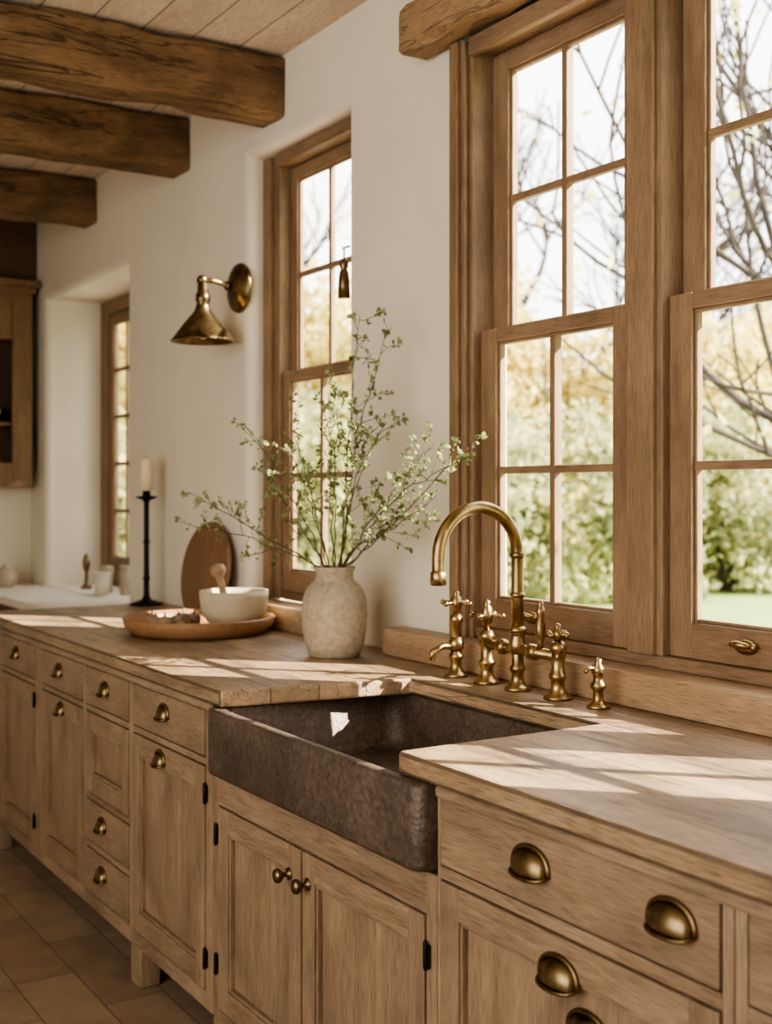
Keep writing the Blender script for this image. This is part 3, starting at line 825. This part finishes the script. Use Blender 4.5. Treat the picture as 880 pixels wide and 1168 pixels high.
B().box(X0, X1+.02, -1.32, -.04, 2.7501, 2.79, UPW).box(X0, X1+.045, -1.34, -.02, 2.7901, 2.835, UPW).obj('cornice', parent=e, bevel=.008)
B().box(X0+.016, X1-.03, -1.26, -.1, 1.90, 1.92, UPW).obj('shelf', parent=e)
B().box(XL+.002, XL+.14, -1.5, -.01, 2.837, 3.265, DARKW).obj('trim_2', (XL, -.7, 2.84), kind='structure')
B().lathe([(0,0),(.04,0),(.08,.04),(.1,.09),(.094,.09),(.07,.04),(0,.015)], (-7.975, -.30, 1.921), BRASS, 28).obj('shelf_bowl', (-7.975, -.30, 1.921), label='small golden bowl on the wall cabinet shelf', cat='bowl')

B().lathe([(0,0),(.05,0),(.065,.02),(.07,.07),(.056,.105),(.044,.11),(.05,.12),(.014,.13),(.016,.142),(0,.15)], (-7.80, -.25, ZT+.0005), CERAM, 28).obj('sugar_jar', (-7.80, -.25, ZT), label='small lidded pale ceramic jar', cat='jar')
LZ = .876
B().lathe([(0,0),(.035,0),(.037,.01),(.013,.03),(.010,.10),(.018,.12),(.024,.16),(.018,.2),(.01,.215),(0,.22)], (-7.33, .12, LZ), DBRASS, 24).obj('pepper_mill', (-7.33, .12, LZ), label='small dark turned pepper mill on the niche ledge', cat='pepper mill')
for i, (x, y, h, r) in enumerate([(-7.02,.14,.16,.042),(-6.9,.07,.13,.05),(-6.80,.18,.17,.04)]):
    B().lathe([(0,0),(r*.8,0),(r*.85,.006),(r,h),(r*.93,h),(r*.78,.01),(0,.01)], (x, y, LZ), [CERAM, STONE, CERAM][i], 24).obj('ceramic_cup', (x, y, LZ),
        label='small muted beaker on the niche ledge', cat='cup', group='beakers on the ledge')

# ------------------------------------------------------------------ garden
B().box(-70, 40, .46, 80, FZ-.3, FZ-.1, GRASS).obj('ground', (0, 0, FZ-.1), kind='structure')
B().box(-12, -.6, .46, 5.0, FZ-.099, FZ-.07, TERR).obj('bounce_terrace', (-6, 3, FZ-.1), label='pale gravel terrace added outside to cut green bounce indoors', cat='terrace')  # pale ground added so the lawn bounces less green into the room
GZ = FZ-.1
def foliage(V, F, c, rad, n, size, r):
    for _ in range(n):
        d = Vector((r.gauss(0,1), r.gauss(0,1), r.gauss(0,1))).normalized()*(r.random()**.45)
        p = Vector((c[0]+d.x*rad[0], c[1]+d.y*rad[1], c[2]+d.z*rad[2]))
        if p.z < GZ+.02: continue
        leafquad(V, F, p, Vector((r.gauss(0,1), r.gauss(0,1), r.gauss(0,1))), size*r.uniform(.6,1.4), .7, r)
def shrub(name, x, y, w, h, mat, seed, label, n=2600, size=.15, cat='shrub'):
    r = random.Random(seed); V, F = [], []
    b = B()
    for k in range(7):
        a = r.uniform(0, 6.28); q = Vector((x+math.cos(a)*w*.5*r.random(), y+math.sin(a)*w*.5*r.random(), GZ+h*r.uniform(.5,.85)))
        b.tube([(x+math.cos(a)*.1, y+math.sin(a)*.1, GZ), (x*.5+q.x*.5, y*.5+q.y*.5, GZ+h*.35), q], [.05,.035,.012], BARK, 6)
    o = b.obj(name, (x, y, GZ), label=label, cat=cat)
    for k in range(14):
        c = (x+r.uniform(-.6,.6)*w, y+r.uniform(-.5,.5)*w, GZ+h*r.uniform(.1,.82))
        foliage(V, F, c, (w*.42, w*.42, h*.24), n//14, size, r)
    me = bpy.data.meshes.new('foliage'); me.from_pydata([v-Vector((x,y,GZ)) for v in V], [], F); me.materials.append(mat)
    f = bpy.data.objects.new('foliage', me); COL.objects.link(f); f.parent = o
def tree(x, y, h, seed, mat, label, nleaf=0, depth=5, lean=(0, 0), lsize=.12, thick=1.0, spread=.3):
    r = random.Random(seed); b = B(); V, F = [], []
    def grow(p, d, L, rad, lv):
        pts = [p]; q = p
        for s in range(4):
            d = (d+Vector((r.gauss(0,.13), r.gauss(0,.13), r.gauss(.03,.08)))).normalized(); q = q+d*L/4; pts.append(q)
        b.tube(pts, [rad*(1-.1*i) for i in range(5)], BARK, 6 if lv > 2 else 4, cap=False)
        if lv <= 2 and nleaf:
            for _ in range(nleaf): leafquad(V, F, q+Vector((r.gauss(0,.28), r.gauss(0,.28), r.gauss(0,.28))), Vector((r.gauss(0,1), r.gauss(0,1), r.gauss(0,1))), lsize*r.uniform(.6,1.3), .7, r)
        if lv == 0: return
        for k in range(2 if lv < 3 else 3):
            ax = Vector((r.gauss(0,1), r.gauss(0,1), r.gauss(0,.5))).normalized()
            nd = (d+ax*r.uniform(.45,.95)).normalized()
            grow(pts[r.choice((2,3,4))], nd, L*r.uniform(.62,.85), rad*.58, lv-1)
        grow(q, (d+Vector((r.gauss(0,.2), r.gauss(0,.2), .1))).normalized(), L*.8, rad*.68, lv-1)
    e = empty('garden_tree', (x, y, GZ), label, 'tree')
    grow(Vector((x, y, GZ)), Vector((lean[0], lean[1], 1)).normalized(), h*spread, .10*h/7*thick, depth)
    b.obj('trunk', parent=e, recalc=False)
    if V:
        me = bpy.data.meshes.new('foliage'); me.from_pydata([v-Vector((x,y,GZ)) for v in V], [], F); me.materials.append(mat)
        f = bpy.data.objects.new('foliage', me); COL.objects.link(f); f.parent = e
def G(u, t): return (t*(-.8471+.5314*u), -2.3+t*(.5314+.8471*u))
for u, t, h, sd, ln, th, dp in ((.60, 10.5, 11.0, 5, (-.22, -.2), .75, 4), (.15, 29, 14, 12, (0, 0), 1.2, 5), (.42, 34, 14, 14, (0, 0), 1.2, 5), (-.12, 32, 14, 19, (0, 0), 1.1, 5)):
    x, y = G(u, t); tree(x, y, h, sd, LEAFY, 'tall garden tree with bare dark branches', nleaf=1, depth=dp, lean=ln, thick=th)
tree(.55, 1.9, 3.9, 44, LEAFY, 'small bare garden tree close to the window', nleaf=1, depth=4, thick=.45, lsize=.06)
shrub('garden_shrub', -.35, 7.4, 2.0, 11.0, LEAFG, 70, 'tall dense green shrub added out of view to shade the deep window', n=9000, size=.36)  # out-of-view shrub added to block sun stripes on the niche reveal
for i, (u, t, w, h) in enumerate([(.10, 18, 1.4, 3.0), (.19, 19, 1.4, 3.1), (.28, 21, 1.5, 3.2), (.37, 21, 1.5, 3.0), (-.05, 18, 1.5, 3.2), (-.15, 19, 1.5, 3.2), (-.24, 18, 1.5, 3.2), (.02, 20, 1.5, 3.2)]):
    x, y = G(u, t); shrub('garden_shrub', x, y, w, h, LEAFG, 50+i, 'dense rounded green shrub at the lawn edge', n=3800, size=.17)
for i, (u, t, w, h) in enumerate([(.04, 24, 2.2, 6.0), (.14, 25, 2.2, 6.4), (.24, 25, 2.2, 6.0), (.35, 26, 2.2, 6.2), (-.07, 25, 2.2, 6.4), (-.17, 25, 2.2, 6.2), (-.27, 25, 2.2, 6.2)]):
    x, y = G(u, t); shrub('yellow_shrub', x, y, w, h, LEAFY, 80+i, 'tall shrub with yellow autumn foliage behind the hedge', n=7500, size=.22)

# ------------------------------------------------------------------ light
w = bpy.data.worlds.new('World'); scene.world = w; w.use_nodes = True
nt = w.node_tree; nt.nodes.clear()
o = nt.nodes.new('ShaderNodeOutputWorld'); bg = nt.nodes.new('ShaderNodeBackground')
bg.inputs[0].default_value = (1.0, .99, .965, 1); bg.inputs[1].default_value = 5.6
nt.links.new(bg.outputs[0], o.inputs[0])
sl = bpy.data.lights.new('sun', 'SUN'); sl.energy = 32; sl.color = (1, .91, .77); sl.angle = math.radians(.4)
so = bpy.data.objects.new('sun', sl); COL.objects.link(so)
so.rotation_euler = Vector((-.62, -.60, -.52)).to_track_quat('-Z', 'Y').to_euler(); so.location = (5, 5, 6)
al = bpy.data.lights.new('fill_light', 'AREA'); al.shape = 'RECTANGLE'; al.size = 5; al.size_y = 2.2; al.energy = 160; al.color = (1, .98, .94)  # area fill added behind the camera to lift the room, no real fixture
ao = bpy.data.objects.new('fill_light', al); COL.objects.link(ao); ao.location = (-1.8, -4.8, 1.9)
ao.rotation_euler = Vector((-.3, 1, .02)).to_track_quat('-Z', 'Y').to_euler()

# ------------------------------------------------------------------ camera
cam = bpy.data.cameras.new('camera'); co = bpy.data.objects.new('camera', cam); COL.objects.link(co)
co.location = (0, -2.3, 1.48); co.rotation_euler = (math.pi/2, 0, math.radians(57.9))
cam.sensor_fit = 'VERTICAL'; cam.sensor_height = 36; cam.lens = 36*1387/1168; cam.shift_y = -24/1168
cam.clip_end = 300
cam.dof.use_dof = True; cam.dof.focus_distance = 3.0*S; cam.dof.aperture_fstop = 3.5
scene.camera = co

# ------------------------------------------------------------------ to metres, floor at zero
for ob in list(scene.objects):
    if ob.parent is None:
        ob.location = (ob.location + Vector((0, 0, -FZ)))*S
        if ob.type in ('MESH', 'EMPTY'): ob.scale = (S, S, S)
try: scene.view_settings.look = 'AgX - Medium High Contrast'
except Exception as ex: print(ex)
